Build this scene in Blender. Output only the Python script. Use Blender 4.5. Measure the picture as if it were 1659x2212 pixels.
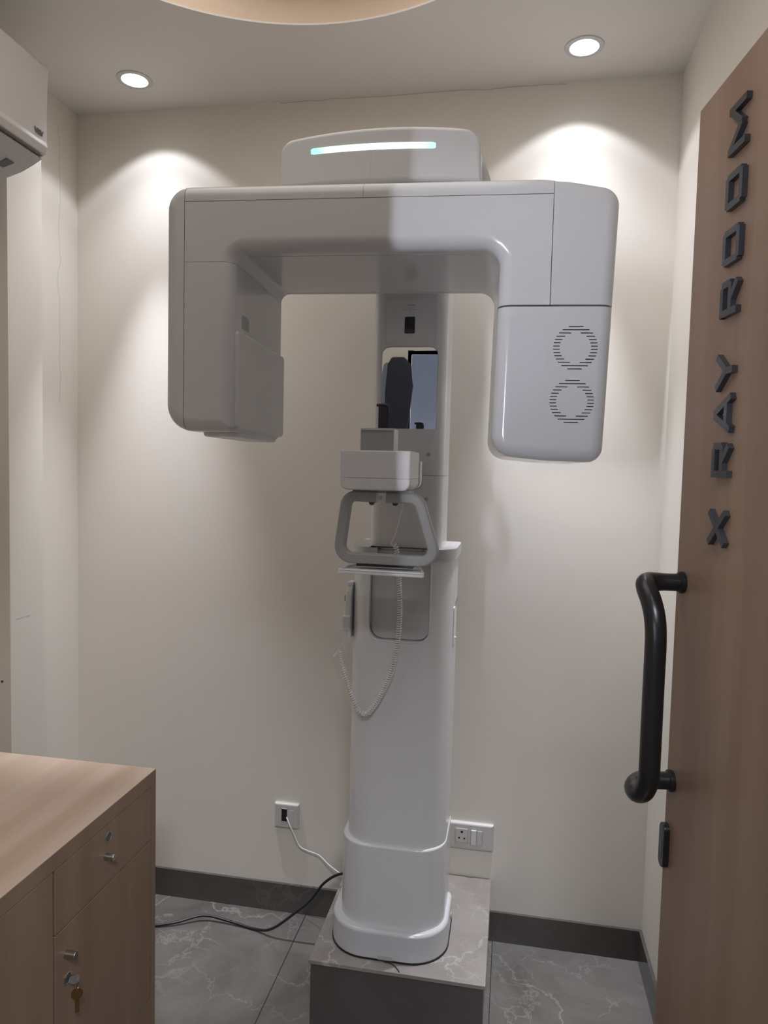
import bpy, bmesh, math, random
from mathutils import Vector, Matrix
random.seed(4)
PI = math.pi
for o in list(bpy.data.objects):
    bpy.data.objects.remove(o)
SC = bpy.context.scene
COL = SC.collection

# ------------------------------------------------------------------ camera, world, lights, exposure
yaw, pitch, roll = 0.17741, 0.06205, 0.0245
cam_d = bpy.data.cameras.new('camera')
cam = bpy.data.objects.new('camera', cam_d)
COL.objects.link(cam)
fwd = Vector((-math.sin(yaw) * math.cos(pitch), math.cos(yaw) * math.cos(pitch), -math.sin(pitch)))
rt = Vector((math.cos(yaw), math.sin(yaw), 0))
up = rt.cross(fwd)
r2 = rt * math.cos(roll) + up * math.sin(roll)
u2 = -rt * math.sin(roll) + up * math.cos(roll)
M3 = Matrix((r2, u2, -fwd)).transposed()
cam.matrix_world = Matrix.Translation((1.4998, -2.2665, 1.52867)) @ M3.to_4x4()
cam_d.sensor_fit = 'HORIZONTAL'
cam_d.sensor_width = 36.0
cam_d.lens = 1535.403 / 1659.0 * 36.0
cam_d.clip_start = 0.02
SC.camera = cam

SC.view_settings.view_transform = 'Standard'
SC.view_settings.look = 'None'
SC.view_settings.gamma = 1.0
SC.view_settings.use_curve_mapping = False
SC.view_settings.exposure = 0.6

W = bpy.data.worlds.new('world')
SC.world = W
W.use_nodes = True
W.node_tree.nodes['Background'].inputs[0].default_value = (0.55, 0.6, 0.75, 1)
W.node_tree.nodes['Background'].inputs[1].default_value = 0.03


def lamp(name, kind, loc, energy, color, size=0.1, target=None, size_y=None, spot=None, blend=0.2):
    d = bpy.data.lights.new(name, kind)
    d.energy = energy
    d.color = color
    if kind == 'AREA':
        d.size = size
        if size_y:
            d.shape = 'RECTANGLE'
            d.size_y = size_y
    else:
        d.shadow_soft_size = size
    if spot:
        d.spot_size = spot
        d.spot_blend = blend
    o = bpy.data.objects.new(name, d)
    COL.objects.link(o)
    o.location = loc
    if target is not None:
        o.rotation_euler = (Vector(target) - Vector(loc)).to_track_quat('-Z', 'Y').to_euler()
    return o


DL = [(0.315, -0.182), (1.653, -0.172)]
DLF = [(0.315, -1.83), (1.60, -1.83)]  # front pair, out of view, added to light the floor and cabinet
for i, (x, y) in enumerate(DL + DLF):
    # wide skirt of the beam, its body and its stronger middle
    k = 1.0 if i < 2 else 0.27
    for e_, deg, bl in ((3.3, 103, 0.25), (10.0, 84, 1.0), (112.0, 37, 1.0)):
        lamp('downlight_lamp', 'SPOT', (x, y, 2.722), e_ * k, (0.93, 0.95, 1.06), size=0.012, target=(x, y, 0), spot=math.radians(deg), blend=bl)
# added fill under the unlit cove; light of the corridor outside the doorway
lamp('cove_fill_light', 'AREA', (1.0, -1.02, 2.815), 3.6, (1.0, 0.95, 0.91), size=1.1, target=(1.0, -1.02, 0))
cw_ = lamp('corridor_spill_light', 'AREA', (0.60, -4.0, 1.80), 1.15, (0.84, 0.87, 1.0), size=0.03, size_y=0.8, target=(1.50, -0.83, 2.0))  # unseen strip source, no window; size and spread shaped to light the arm
cw_.data.spread = math.radians(30)
lamp('corridor_ceiling_lamp', 'AREA', (1.72, -2.85, 2.66), 30.0, (0.90, 0.92, 1.0), size=0.5, target=(1.5, -1.6, 0))


# ------------------------------------------------------------------ materials
def new_mat(name):
    m = bpy.data.materials.new(name)
    m.use_nodes = True
    nt = m.node_tree
    return m, nt, nt.nodes['Principled BSDF']


def nd(nt, t, **kw):
    n = nt.nodes.new(t)
    for k, v in kw.items():
        if k in n.inputs.keys():
            n.inputs[k].default_value = v
        else:
            setattr(n, k, v)
    return n


def srgb(r, g, b):
    f = lambda c: (c / 255 / 12.92) if c / 255 <= 0.04045 else ((c / 255 + 0.055) / 1.055) ** 2.4
    return (f(r), f(g), f(b), 1)


def plain(name, col, rough=0.5, metal=0.0, spec=0.5, noise=0.0, scale=40.0, bump=0.0, emis=None, es=0.0, coat=0.0):
    m, nt, p = new_mat(name)
    p.inputs['Base Color'].default_value = col
    p.inputs['Roughness'].default_value = rough
    p.inputs['Metallic'].default_value = metal
    p.inputs['Specular IOR Level'].default_value = spec
    p.inputs['Coat Weight'].default_value = coat
    tc = nd(nt, 'ShaderNodeTexCoord')
    ns = nd(nt, 'ShaderNodeTexNoise')
    ns.inputs['Scale'].default_value = scale
    ns.inputs['Detail'].default_value = 4
    nt.links.new(tc.outputs['Object'], ns.inputs['Vector'])
    if noise > 0:
        mx = nd(nt, 'ShaderNodeMix', data_type='RGBA')
        mx.inputs[6].default_value = tuple(c * (1 - noise) for c in col[:3]) + (1,)
        mx.inputs[7].default_value = tuple(min(1, c * (1 + noise)) for c in col[:3]) + (1,)
        nt.links.new(ns.outputs['Fac'], mx.inputs[0])
        nt.links.new(mx.outputs[2], p.inputs['Base Color'])
    if bump > 0:
        b = nd(nt, 'ShaderNodeBump')
        b.inputs['Strength'].default_value = bump
        b.inputs['Distance'].default_value = 0.002
        nt.links.new(ns.outputs['Fac'], b.inputs['Height'])
        nt.links.new(b.outputs['Normal'], p.inputs['Normal'])
    if emis:
        p.inputs['Emission Color'].default_value = emis
        p.inputs['Emission Strength'].default_value = es
    return m


def math_node(nt, op, a, b=None, clamp=False):
    n = nt.nodes.new('ShaderNodeMath')
    n.operation = op
    n.use_clamp = clamp
    for i, v in enumerate((a, b)):
        if v is None:
            continue
        if isinstance(v, (int, float)):
            n.inputs[i].default_value = v
        else:
            nt.links.new(v, n.inputs[i])
    return n.outputs[0]


def crack_mask(nt, a, b, a0, amp, b0, b1, width, seed):
    """thin wandering line along b at a = a0, between b0 and b1"""
    cx = nd(nt, 'ShaderNodeCombineXYZ')
    nt.links.new(b, cx.inputs[0])
    cx.inputs[1].default_value = seed
    n = nd(nt, 'ShaderNodeTexNoise')
    n.inputs['Scale'].default_value = 6
    n.inputs['Detail'].default_value = 6
    nt.links.new(cx.outputs[0], n.inputs['Vector'])
    off = math_node(nt, 'MULTIPLY', math_node(nt, 'SUBTRACT', n.outputs['Fac'], 0.5), amp)
    d = math_node(nt, 'ABSOLUTE', math_node(nt, 'SUBTRACT', math_node(nt, 'SUBTRACT', a, a0), off))
    m = math_node(nt, 'SUBTRACT', 1.0, math_node(nt, 'DIVIDE', d, width), True)
    m = math_node(nt, 'MULTIPLY', m, math_node(nt, 'GREATER_THAN', b, b0))
    m = math_node(nt, 'MULTIPLY', m, math_node(nt, 'LESS_THAN', b, b1))
    return m


def wall_mat(name, col, cracks=(), stain=True):
    m, nt, p = new_mat(name)
    tc = nd(nt, 'ShaderNodeTexCoord')
    sep = nd(nt, 'ShaderNodeSeparateXYZ')
    nt.links.new(tc.outputs['Object'], sep.inputs[0])
    n = nd(nt, 'ShaderNodeTexNoise')
    n.inputs['Scale'].default_value = 2.2
    n.inputs['Detail'].default_value = 5
    nt.links.new(tc.outputs['Object'], n.inputs['Vector'])
    mx = nd(nt, 'ShaderNodeMix', data_type='RGBA')
    mx.inputs[6].default_value = tuple(c * 0.965 for c in col[:3]) + (1,)
    mx.inputs[7].default_value = tuple(c * 1.02 for c in col[:3]) + (1,)
    nt.links.new(n.outputs['Fac'], mx.inputs[0])
    out = mx.outputs[2]
    for (ax_a, ax_b, a0, amp, b0, b1, w, seed, strength) in cracks:
        k = crack_mask(nt, sep.outputs[ax_a], sep.outputs[ax_b], a0, amp, b0, b1, w, seed)
        k = math_node(nt, 'MULTIPLY', k, strength)
        m2 = nd(nt, 'ShaderNodeMix', data_type='RGBA')
        m2.inputs[7].default_value = (0.16, 0.13, 0.10, 1)
        nt.links.new(k, m2.inputs[0])
        nt.links.new(out, m2.inputs[6])
        out = m2.outputs[2]
    nt.links.new(out, p.inputs['Base Color'])
    p.inputs['Roughness'].default_value = 0.62
    p.inputs['Specular IOR Level'].default_value = 0.3
    f = nd(nt, 'ShaderNodeTexNoise')
    f.inputs['Scale'].default_value = 55
    f.inputs['Detail'].default_value = 3
    nt.links.new(tc.outputs['Object'], f.inputs['Vector'])
    b = nd(nt, 'ShaderNodeBump')
    b.inputs['Strength'].default_value = 0.10
    b.inputs['Distance'].default_value = 0.002
    nt.links.new(f.outputs['Fac'], b.inputs['Height'])
    nt.links.new(b.outputs['Normal'], p.inputs['Normal'])
    return m


def marble(name, dark, light, vein, rough=0.15, scale=1.0, seam=None, seed=0.0, veinamt=1.0):
    m, nt, p = new_mat(name)
    tc = nd(nt, 'ShaderNodeTexCoord')
    mp = nd(nt, 'ShaderNodeMapping')
    mp.inputs['Location'].default_value = (seed, seed * 0.7, seed * 0.3)
    nt.links.new(tc.outputs['Object'], mp.inputs[0])
    n1 = nd(nt, 'ShaderNodeTexNoise')
    n1.inputs['Scale'].default_value = 3.2 * scale
    n1.inputs['Detail'].default_value = 9
    n1.inputs['Roughness'].default_value = 0.62
    n1.inputs['Distortion'].default_value = 0.6
    nt.links.new(mp.outputs[0], n1.inputs['Vector'])
    rp = nd(nt, 'ShaderNodeMapRange')
    rp.inputs[1].default_value = 0.35
    rp.inputs[2].default_value = 0.66
    nt.links.new(n1.outputs['Fac'], rp.inputs[0])
    base = nd(nt, 'ShaderNodeMix', data_type='RGBA')
    base.inputs[6].default_value = dark
    base.inputs[7].default_value = light
    nt.links.new(rp.outputs[0], base.inputs[0])
    out = base.outputs[2]
    # veins: warped voronoi cell edges, two sizes
    nw = nd(nt, 'ShaderNodeTexNoise')
    nw.inputs['Scale'].default_value = 4.0 * scale
    nw.inputs['Detail'].default_value = 7
    nw.inputs['Roughness'].default_value = 0.6
    nt.links.new(mp.outputs[0], nw.inputs['Vector'])
    wv = nd(nt, 'ShaderNodeVectorMath', operation='SUBTRACT')
    nt.links.new(nw.outputs['Color'], wv.inputs[0])
    wv.inputs[1].default_value = (0.5, 0.5, 0.5)
    ws = nd(nt, 'ShaderNodeVectorMath', operation='SCALE')
    nt.links.new(wv.outputs[0], ws.inputs[0])
    ws.inputs['Scale'].default_value = 0.42 / scale
    wa = nd(nt, 'ShaderNodeVectorMath', operation='ADD')
    nt.links.new(mp.outputs[0], wa.inputs[0])
    nt.links.new(ws.outputs[0], wa.inputs[1])
    for sc, wd, st in ((2.3, 0.018, 0.75), (5.5, 0.022, 0.38)):
        v = nd(nt, 'ShaderNodeTexVoronoi', feature='DISTANCE_TO_EDGE')
        v.inputs['Scale'].default_value = sc * scale
        nt.links.new(wa.outputs[0], v.inputs['Vector'])
        k = math_node(nt, 'SUBTRACT', 1.0, math_node(nt, 'DIVIDE', v.outputs['Distance'], wd), True)
        nm = nd(nt, 'ShaderNodeTexNoise')
        nm.inputs['Scale'].default_value = 2.0 * scale * sc / 2.3
        nt.links.new(mp.outputs[0], nm.inputs['Vector'])
        rr = nd(nt, 'ShaderNodeMapRange')
        rr.inputs[1].default_value = 0.42
        rr.inputs[2].default_value = 0.6
        nt.links.new(nm.outputs['Fac'], rr.inputs[0])
        k = math_node(nt, 'MULTIPLY', k, math_node(nt, 'MULTIPLY', rr.outputs[0], st * veinamt))
        mx = nd(nt, 'ShaderNodeMix', data_type='RGBA')
        mx.inputs[7].default_value = vein
        nt.links.new(k, mx.inputs[0])
        nt.links.new(out, mx.inputs[6])
        out = mx.outputs[2]
    if seam:
        sep = nd(nt, 'ShaderNodeSeparateXYZ')
        nt.links.new(tc.outputs['Object'], sep.inputs[0])
        for ax, c, w in seam:
            d = math_node(nt, 'ABSOLUTE', math_node(nt, 'SUBTRACT', sep.outputs[ax], c))
            k = math_node(nt, 'LESS_THAN', d, w)
            mx = nd(nt, 'ShaderNodeMix', data_type='RGBA')
            mx.inputs[7].default_value = (0.035, 0.032, 0.03, 1)
            nt.links.new(k, mx.inputs[0])
            nt.links.new(out, mx.inputs[6])
            out = mx.outputs[2]
    nt.links.new(out, p.inputs['Base Color'])
    p.inputs['Roughness'].default_value = rough
    return m


def wood(name, c1, c2, c3, grain_axis, rough=0.45):
    m, nt, p = new_mat(name)
    tc = nd(nt, 'ShaderNodeTexCoord')
    mp = nd(nt, 'ShaderNodeMapping')
    s = [9.0, 9.0, 9.0]
    s[grain_axis] = 0.45
    mp.inputs['Scale'].default_value = s
    nt.links.new(tc.outputs['Object'], mp.inputs[0])
    n = nd(nt, 'ShaderNodeTexNoise')
    n.inputs['Scale'].default_value = 1.0
    n.inputs['Detail'].default_value = 3
    n.inputs['Distortion'].default_value = 0.4
    nt.links.new(mp.outputs[0], n.inputs['Vector'])
    cr = nd(nt, 'ShaderNodeValToRGB')
    e = cr.color_ramp.elements
    e[0].position = 0.36
    e[0].color = c1
    e[1].position = 0.66
    e[1].color = c2
    k = e.new(0.5)
    k.color = c3
    nt.links.new(n.outputs['Fac'], cr.inputs[0])
    mp2 = nd(nt, 'ShaderNodeMapping')
    s = [220.0, 220.0, 220.0]
    s[grain_axis] = 5.0
    mp2.inputs['Scale'].default_value = s
    nt.links.new(tc.outputs['Object'], mp2.inputs[0])
    n2 = nd(nt, 'ShaderNodeTexNoise')
    n2.inputs['Scale'].default_value = 1.0
    n2.inputs['Detail'].default_value = 2
    nt.links.new(mp2.outputs[0], n2.inputs['Vector'])
    mr = nd(nt, 'ShaderNodeMapRange')
    mr.inputs[3].default_value = 0.90
    mr.inputs[4].default_value = 1.08
    nt.links.new(n2.outputs['Fac'], mr.inputs[0])
    mx = nd(nt, 'ShaderNodeVectorMath', operation='SCALE')
    nt.links.new(cr.outputs[0], mx.inputs[0])
    nt.links.new(mr.outputs[0], mx.inputs['Scale'])
    nt.links.new(mx.outputs[0], p.inputs['Base Color'])
    p.inputs['Roughness'].default_value = rough
    p.inputs['Specular IOR Level'].default_value = 0.35
    return m


WALLC = (0.80, 0.755, 0.675, 1)
m_wall_back = wall_mat('painted_wall_back', WALLC, [(2, 0, 2.694, 0.02, 0.72, 1.62, 0.0026, 1.0, 0.40)])
m_wall_left = wall_mat('painted_wall_left', WALLC, [(1, 2, -0.10, 0.09, 1.72, 2.62, 0.0016, 3.0, 0.5), (2, 1, 1.05, 0.012, -0.40, -0.335, 0.002, 5.0, 0.6)])
m_wall = wall_mat('painted_wall', WALLC)
m_ceil = wall_mat('painted_ceiling', (0.76, 0.725, 0.68, 1))
m_cove = plain('peach_cove_paint', (0.72, 0.58, 0.45, 1), 0.7, noise=0.03)
m_corr = plain('corridor_paint', (0.60, 0.64, 0.74, 1), 0.7, noise=0.03)
m_floor = marble('grey_marble_floor', (0.112, 0.103, 0.092, 1), (0.185, 0.176, 0.163, 1), (0.37, 0.355, 0.33, 1), 0.16,
                 seam=[(0, 0.858, 0.0016), (1, -1.25, 0.0016), (0, 1.488, 0.0012)], seed=1.3)
m_base = marble('dark_marble_skirting', (0.075, 0.070, 0.063, 1), (0.11, 0.103, 0.093, 1), (0.19, 0.175, 0.16, 1), 0.12, seed=4.0, veinamt=0.5)
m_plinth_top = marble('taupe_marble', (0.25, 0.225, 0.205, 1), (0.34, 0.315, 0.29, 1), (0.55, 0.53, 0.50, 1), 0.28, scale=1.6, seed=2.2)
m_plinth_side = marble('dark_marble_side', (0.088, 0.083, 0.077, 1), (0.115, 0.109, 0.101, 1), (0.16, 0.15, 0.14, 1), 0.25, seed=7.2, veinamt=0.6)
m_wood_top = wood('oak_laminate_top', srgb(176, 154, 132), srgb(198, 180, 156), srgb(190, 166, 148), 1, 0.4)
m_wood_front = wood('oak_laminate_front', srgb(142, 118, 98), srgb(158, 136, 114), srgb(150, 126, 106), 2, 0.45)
m_wood_door = wood('oak_laminate_door', srgb(144, 118, 98), srgb(158, 134, 114), srgb(150, 124, 106), 2, 0.42)
m_white = plain('white_gloss_plastic', (0.61, 0.615, 0.62, 1), 0.16, spec=0.5, noise=0.012, scale=6)
m_white_soft = plain('white_satin_plastic', (0.72, 0.725, 0.73, 1), 0.38, noise=0.012, scale=6)
m_col = plain('white_column_enamel', (0.70, 0.705, 0.70, 1), 0.2, noise=0.012, scale=6)
m_panel = plain('pale_grey_panel', (0.55, 0.555, 0.54, 1), 0.3, noise=0.01)
m_seam = plain('seam_shadow_gap', (0.16, 0.16, 0.16, 1), 0.6)
m_grey = plain('grey_plastic', (0.34, 0.345, 0.33, 1), 0.42, noise=0.02)
m_collar = plain('collar_grey', (0.50, 0.50, 0.48, 1), 0.4, noise=0.02)
m_dot = plain('grey_screw_cover', (0.42, 0.42, 0.40, 1), 0.5)
m_black = plain('black_plastic', (0.014, 0.014, 0.015, 1), 0.35)
m_handle = plain('black_powder_coat', (0.010, 0.010, 0.011, 1), 0.30, noise=0.1, scale=60)
m_screen = plain('dark_screen_glass', (0.02, 0.02, 0.025, 1), 0.08)
m_letter = plain('charcoal_acrylic', (0.042, 0.044, 0.050, 1), 0.35)
m_mirror = plain('mirror_glass', (0.86, 0.88, 0.90, 1), 0.01, metal=1.0)
m_chrome = plain('brushed_chrome', (0.55, 0.53, 0.50, 1), 0.28, metal=1.0, noise=0.03)
m_brass = plain('worn_brass_key', (0.30, 0.17, 0.07, 1), 0.38, metal=1.0, noise=0.1)
m_red = plain('red_label', (0.55, 0.02, 0.05, 1), 0.4)
m_cord = plain('white_cord_rubber', (0.78, 0.775, 0.75, 1), 0.4)
m_ac = plain('ac_casing', (0.62, 0.59, 0.57, 1), 0.4, noise=0.01)
m_acp = plain('ac_lower_panel', (0.50, 0.50, 0.48, 1), 0.45, noise=0.01)
m_acdark = plain('dark_grey_print', (0.10, 0.10, 0.10, 1), 0.5)
m_socket = plain('socket_plastic', (0.60, 0.58, 0.55, 1), 0.35)
m_hole = plain('socket_hole', (0.01, 0.01, 0.01, 1), 0.7)
m_navy = plain('navy_vinyl', (0.012, 0.018, 0.036, 1), 0.5, bump=0.2)
m_bluegrey = plain('blue_grey_lining', (0.20, 0.23, 0.29, 1), 0.6)
m_lens = plain('led_lens', (0.9, 0.9, 0.9, 1), 0.3, emis=(0.95, 0.97, 1.0, 1), es=9.0)
m_ring = plain('downlight_trim', (0.62, 0.62, 0.62, 1), 0.3)

# light bar: emission runs green at both ends to white in the middle
m_led, nt, p = new_mat('status_light_bar')
tc = nd(nt, 'ShaderNodeTexCoord')
sep = nd(nt, 'ShaderNodeSeparateXYZ')
nt.links.new(tc.outputs['Object'], sep.inputs[0])
mr = nd(nt, 'ShaderNodeMapRange')
mr.inputs[1].default_value = 1.035
mr.inputs[2].default_value = 1.315
nt.links.new(sep.outputs[0], mr.inputs[0])
cr = nd(nt, 'ShaderNodeValToRGB')
e = cr.color_ramp.elements
e[0].position = 0.0
e[0].color = (0.34, 0.80, 0.66, 1)
e[1].position = 1.0
e[1].color = (0.42, 0.86, 0.80, 1)
for pos, c in ((0.06, (0.28, 0.88, 0.62, 1)), (0.16, (0.72, 1.0, 0.86, 1)), (0.35, (1.1, 1.2, 1.15, 1)), (0.7, (1.15, 1.2, 1.2, 1)),
               (0.87, (0.75, 1.0, 0.95, 1)), (0.95, (0.4, 0.86, 0.76, 1))):
    k = e.new(pos)
    k.color = c
nt.links.new(mr.outputs[0], cr.inputs[0])
nt.links.new(cr.outputs[0], p.inputs['Emission Color'])
p.inputs['Emission Strength'].default_value = 0.9
p.inputs['Base Color'].default_value = (0.3, 0.3, 0.3, 1)


# ------------------------------------------------------------------ mesh helpers
def tag(o, label=None, cat=None, group=None, kind=None):
    if label:
        o['label'] = label
    if cat:
        o['category'] = cat
    if group:
        o['group'] = group
    if kind:
        o['kind'] = kind
    return o


def thing(name, label, cat, loc=(0, 0, 0), group=None):
    o = bpy.data.objects.new(name, None)
    o.empty_display_size = 0.05
    COL.objects.link(o)
    o.location = loc
    tag(o, label, cat, group)
    return o


def obj(name, bm, mat, parent=None, smooth=True, angle=38, xf=None, label=None):
    if xf is not None:
        bmesh.ops.transform(bm, matrix=xf, verts=bm.verts)
    bmesh.ops.recalc_face_normals(bm, faces=bm.faces)
    me = bpy.data.meshes.new(name)
    bm.to_mesh(me)
    bm.free()
    me.materials.append(mat)
    o = bpy.data.objects.new(name, me)
    COL.objects.link(o)
    if smooth:
        me.polygons.foreach_set('use_smooth', [True] * len(me.polygons))
        me.set_sharp_from_angle(angle=math.radians(angle))
        w = o.modifiers.new('wn', 'WEIGHTED_NORMAL')
        w.keep_sharp = True
    if parent is not None:
        o.parent = parent
        if parent.type == 'EMPTY':
            o.matrix_parent_inverse = Matrix.Translation(parent.location).inverted()
    if label:
        o['label'] = label
    return o


def struct(name, bm, mat, smooth=False):
    return tag(obj(name, bm, mat, smooth=smooth), kind='structure')


def box(bm, x0, x1, y0, y1, z0, z1):
    vs = [bm.verts.new((x, y, z)) for x in (x0, x1) for y in (y0, y1) for z in (z0, z1)]
    for f in ((0, 1, 3, 2), (4, 6, 7, 5), (0, 4, 5, 1), (2, 3, 7, 6), (0, 2, 6, 4), (1, 5, 7, 3)):
        bm.faces.new([vs[i] for i in f])
    return bm


def boxes(*bs):
    bm = bmesh.new()
    for b in bs:
        box(bm, *b)
    return bm


def rpoly(pts, rad, d=0.0, n=6):
    """closed 2-D outline with rounded corners, inset by d"""
    N = len(pts)
    if not hasattr(rad, '__len__'):
        rad = [rad] * N
    area = sum(pts[i][0] * pts[(i + 1) % N][1] - pts[(i + 1) % N][0] * pts[i][1] for i in range(N))
    sg = 1 if area > 0 else -1
    P = [Vector(p) for p in pts]
    nrm = []
    for i in range(N):
        e = (P[(i + 1) % N] - P[i]).normalized()
        nrm.append(Vector((-e.y, e.x)) * sg)
    out = []
    for i in range(N):
        a, b = nrm[i - 1], nrm[i]
        # corner of inset lines
        k = 1 + a.dot(b)
        c = P[i] + (a + b) * (d / k)
        e0 = (P[i] - P[i - 1]).normalized()
        e1 = (P[(i + 1) % N] - P[i]).normalized()
        cr_ = (e0.x * e1.y - e0.y * e1.x) * sg
        r = rad[i] - d if cr_ > 0 else rad[i] + d
        r = max(r, 0.0004)
        th = math.acos(max(-1, min(1, e0.dot(e1))))
        t = r * math.tan(th / 2)
        s = c - e0 * t
        e = c + e1 * t
        cn = a * r if cr_ > 0 else -a * r
        ctr = s + cn
        v0 = s - ctr
        ang = th * (1 if (e0.x * e1.y - e0.y * e1.x) > 0 else -1)
        for j in range(n + 1):
            q = ang * j / n
            ca, sa = math.cos(q), math.sin(q)
            out.append(Vector((ctr.x + v0.x * ca - v0.y * sa, ctr.y + v0.x * sa + v0.y * ca)))
    return out


MAPS = {'z': lambda a, b, h: (a, b, h), 'y': lambda a, b, h: (a, h, b), 'x': lambda a, b, h: (h, a, b)}


def prism(bm, ax, pts, rad, h0, h1, b0=0.0, b1=0.0, n=6, nb=4, open0=False, open1=False):
    mp = MAPS[ax]
    prof = []
    if b0 > 0:
        for j in range(nb):
            t = j / nb * PI / 2
            prof.append((b0 * (1 - math.sin(t)), h0 + b0 * (1 - math.cos(t))))
    prof.append((0, h0 + b0))
    prof.append((0, h1 - b1))
    if b1 > 0:
        for j in range(1, nb + 1):
            t = j / nb * PI / 2
            prof.append((b1 * (1 - math.cos(t)), h1 - b1 * (1 - math.sin(t))))
    rings = []
    for d, h in prof:
        rings.append([bm.verts.new(mp(p.x, p.y, h)) for p in rpoly(pts, rad, d, n)])
    for a, b in zip(rings, rings[1:]):
        L = len(a)
        for i in range(L):
            bm.faces.new((a[i], a[(i + 1) % L], b[(i + 1) % L], b[i]))
    if not open0:
        bm.faces.new(rings[0])
    if not open1:
        bm.faces.new(rings[-1])
    return bm


def rect(x0, x1, y0, y1):
    return [(x0, y0), (x1, y0), (x1, y1), (x0, y1)]


def rbox(x0, x1, y0, y1, z0, z1, r=0.004, n=3):
    """box with all edges rounded"""
    bm = bmesh.new()
    return prism(bm, 'z', rect(x0, x1, y0, y1), r, z0, z1, r * 0.98, r * 0.98, n=n, nb=n)


def catmull(pts, k=8):
    P = [Vector(p) for p in pts]
    P = [P[0] * 2 - P[1]] + P + [P[-1] * 2 - P[-2]]
    out = []
    for i in range(1, len(P) - 2):
        for j in range(k):
            t = j / k
            a, b, c, d = P[i - 1:i + 3]
            out.append(0.5 * ((2 * b) + (c - a) * t + (2 * a - 5 * b + 4 * c - d) * t * t + (3 * b - a - 3 * c + d) * t ** 3))
    out.append(P[-2].copy())
    return out


def frames(pts):
    T = []
    for i in range(len(pts)):
        a = pts[max(0, i - 1)]
        b = pts[min(len(pts) - 1, i + 1)]
        T.append((b - a).normalized())
    n = T[0].orthogonal().normalized()
    out = []
    for t in T:
        n = (n - t * n.dot(t)).normalized()
        out.append((n.copy(), t.cross(n)))
    return out


def tube(bm, pts, r, n=10, cap=True):
    pts = [Vector(p) for p in pts]
    rings = []
    for i, (p, (a, b)) in enumerate(zip(pts, frames(pts))):
        rr = r[i] if hasattr(r, '__len__') else r
        rings.append([bm.verts.new(p + (a * math.cos(2 * PI * j / n) + b * math.sin(2 * PI * j / n)) * rr) for j in range(n)])
    for A, B in zip(rings, rings[1:]):
        for j in range(n):
            bm.faces.new((A[j], A[(j + 1) % n], B[(j + 1) % n], B[j]))
    if cap:
        bm.faces.new(rings[0])
        bm.faces.new(rings[-1])
    return bm


def disc_rings(bm, c, axis, prof, n=32, cap0=True, cap1=True):
    """lathe: prof = [(radius, height)] along axis from c"""
    ax = Vector(axis).normalized()
    a = ax.orthogonal().normalized()
    b = ax.cross(a)
    c = Vector(c)
    rings = [[bm.verts.new(c + ax * h + (a * math.cos(2 * PI * j / n) + b * math.sin(2 * PI * j / n)) * max(r, 1e-5)) for j in range(n)] for r, h in prof]
    for A, B in zip(rings, rings[1:]):
        for j in range(n):
            bm.faces.new((A[j], A[(j + 1) % n], B[(j + 1) % n], B[j]))
    if cap0:
        bm.faces.new(rings[0])
    if cap1:
        bm.faces.new(rings[-1])
    return bm


def coil(path, R, pitch, r, nper=10, n=5):
    """helix wound round a path"""
    P = [Vector(p) for p in path]
    fr = frames(P)
    L = [0]
    for a, b in zip(P, P[1:]):
        L.append(L[-1] + (b - a).length)
    tot = L[-1]
    N = int(tot / pitch * nper)
    out = []
    k = 0
    for i in range(N + 1):
        s = tot * i / N
        while k < len(L) - 2 and L[k + 1] < s:
            k += 1
        t = (s - L[k]) / max(1e-9, L[k + 1] - L[k])
        c = P[k].lerp(P[k + 1], t)
        a = fr[k][0].lerp(fr[k + 1][0], t)
        b = fr[k][1].lerp(fr[k + 1][1], t)
        q = 2 * PI * i / nper
        out.append(c + (a * math.cos(q) + b * math.sin(q)) * R)
    return tube(bmesh.new(), out, r, n)


def cut(bm, co, no, keep='neg'):
    """cut a solid by a plane and close it; keeps the side against the normal"""
    g = list(bm.verts) + list(bm.edges) + list(bm.faces)
    bmesh.ops.bisect_plane(bm, geom=g, plane_co=co, plane_no=no, clear_outer=True, clear_inner=False)
    be = [e for e in bm.edges if len(e.link_faces) == 1]
    if be:
        r_ = bmesh.ops.holes_fill(bm, edges=be, sides=0)
        bmesh.ops.triangulate(bm, faces=r_['faces'])
    return bm


# ------------------------------------------------------------------ the room
RW, RD, RH = 1.95, -2.0, 2.7
struct('floor', boxes((-0.6, 2.6, -4.4, 0.1, -0.05, 0.0)), m_floor)
struct('wall_back', boxes((-0.1, RW + 0.1, 0.0, 0.1, 0, RH)), m_wall_back)
struct('wall_left', boxes((-0.1, 0.0, RD, 0.0, 0, RH), (0.0, 0.06, -0.424, -0.273, 0, RH)), m_wall_left)
struct('wall_right', boxes((RW, RW + 0.1, RD, 0.0, 0, RH)), m_wall)
DX0, DX1, DH = 0.98, 1.90, 2.10
struct('wall_front', boxes((-0.1, DX0, RD - 0.12, RD, 0, RH), (DX1, RW + 0.1, RD - 0.12, RD, 0, RH), (DX0, DX1, RD - 0.12, RD, DH, RH)), m_wall)
struct('wall_corridor', boxes((-0.6, 2.6, -4.5, -4.4, 0, RH), (-0.7, -0.6, -4.5, RD - 0.12, 0, RH), (2.6, 2.7, -4.5, RD - 0.12, 0, RH),
                              (-0.6, 2.6, -4.4, RD - 0.121, RH, RH + 0.1)), m_corr)
struct('trim_1', boxes((DX0 - 0.05, DX0, RD - 0.13, RD + 0.012, 0, DH + 0.05), (DX1, DX1 + 0.045, RD - 0.13, RD + 0.012, 0, DH + 0.05),
                       (DX0, DX1, RD - 0.13, RD + 0.012, DH, DH + 0.05)), m_wall)

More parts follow.
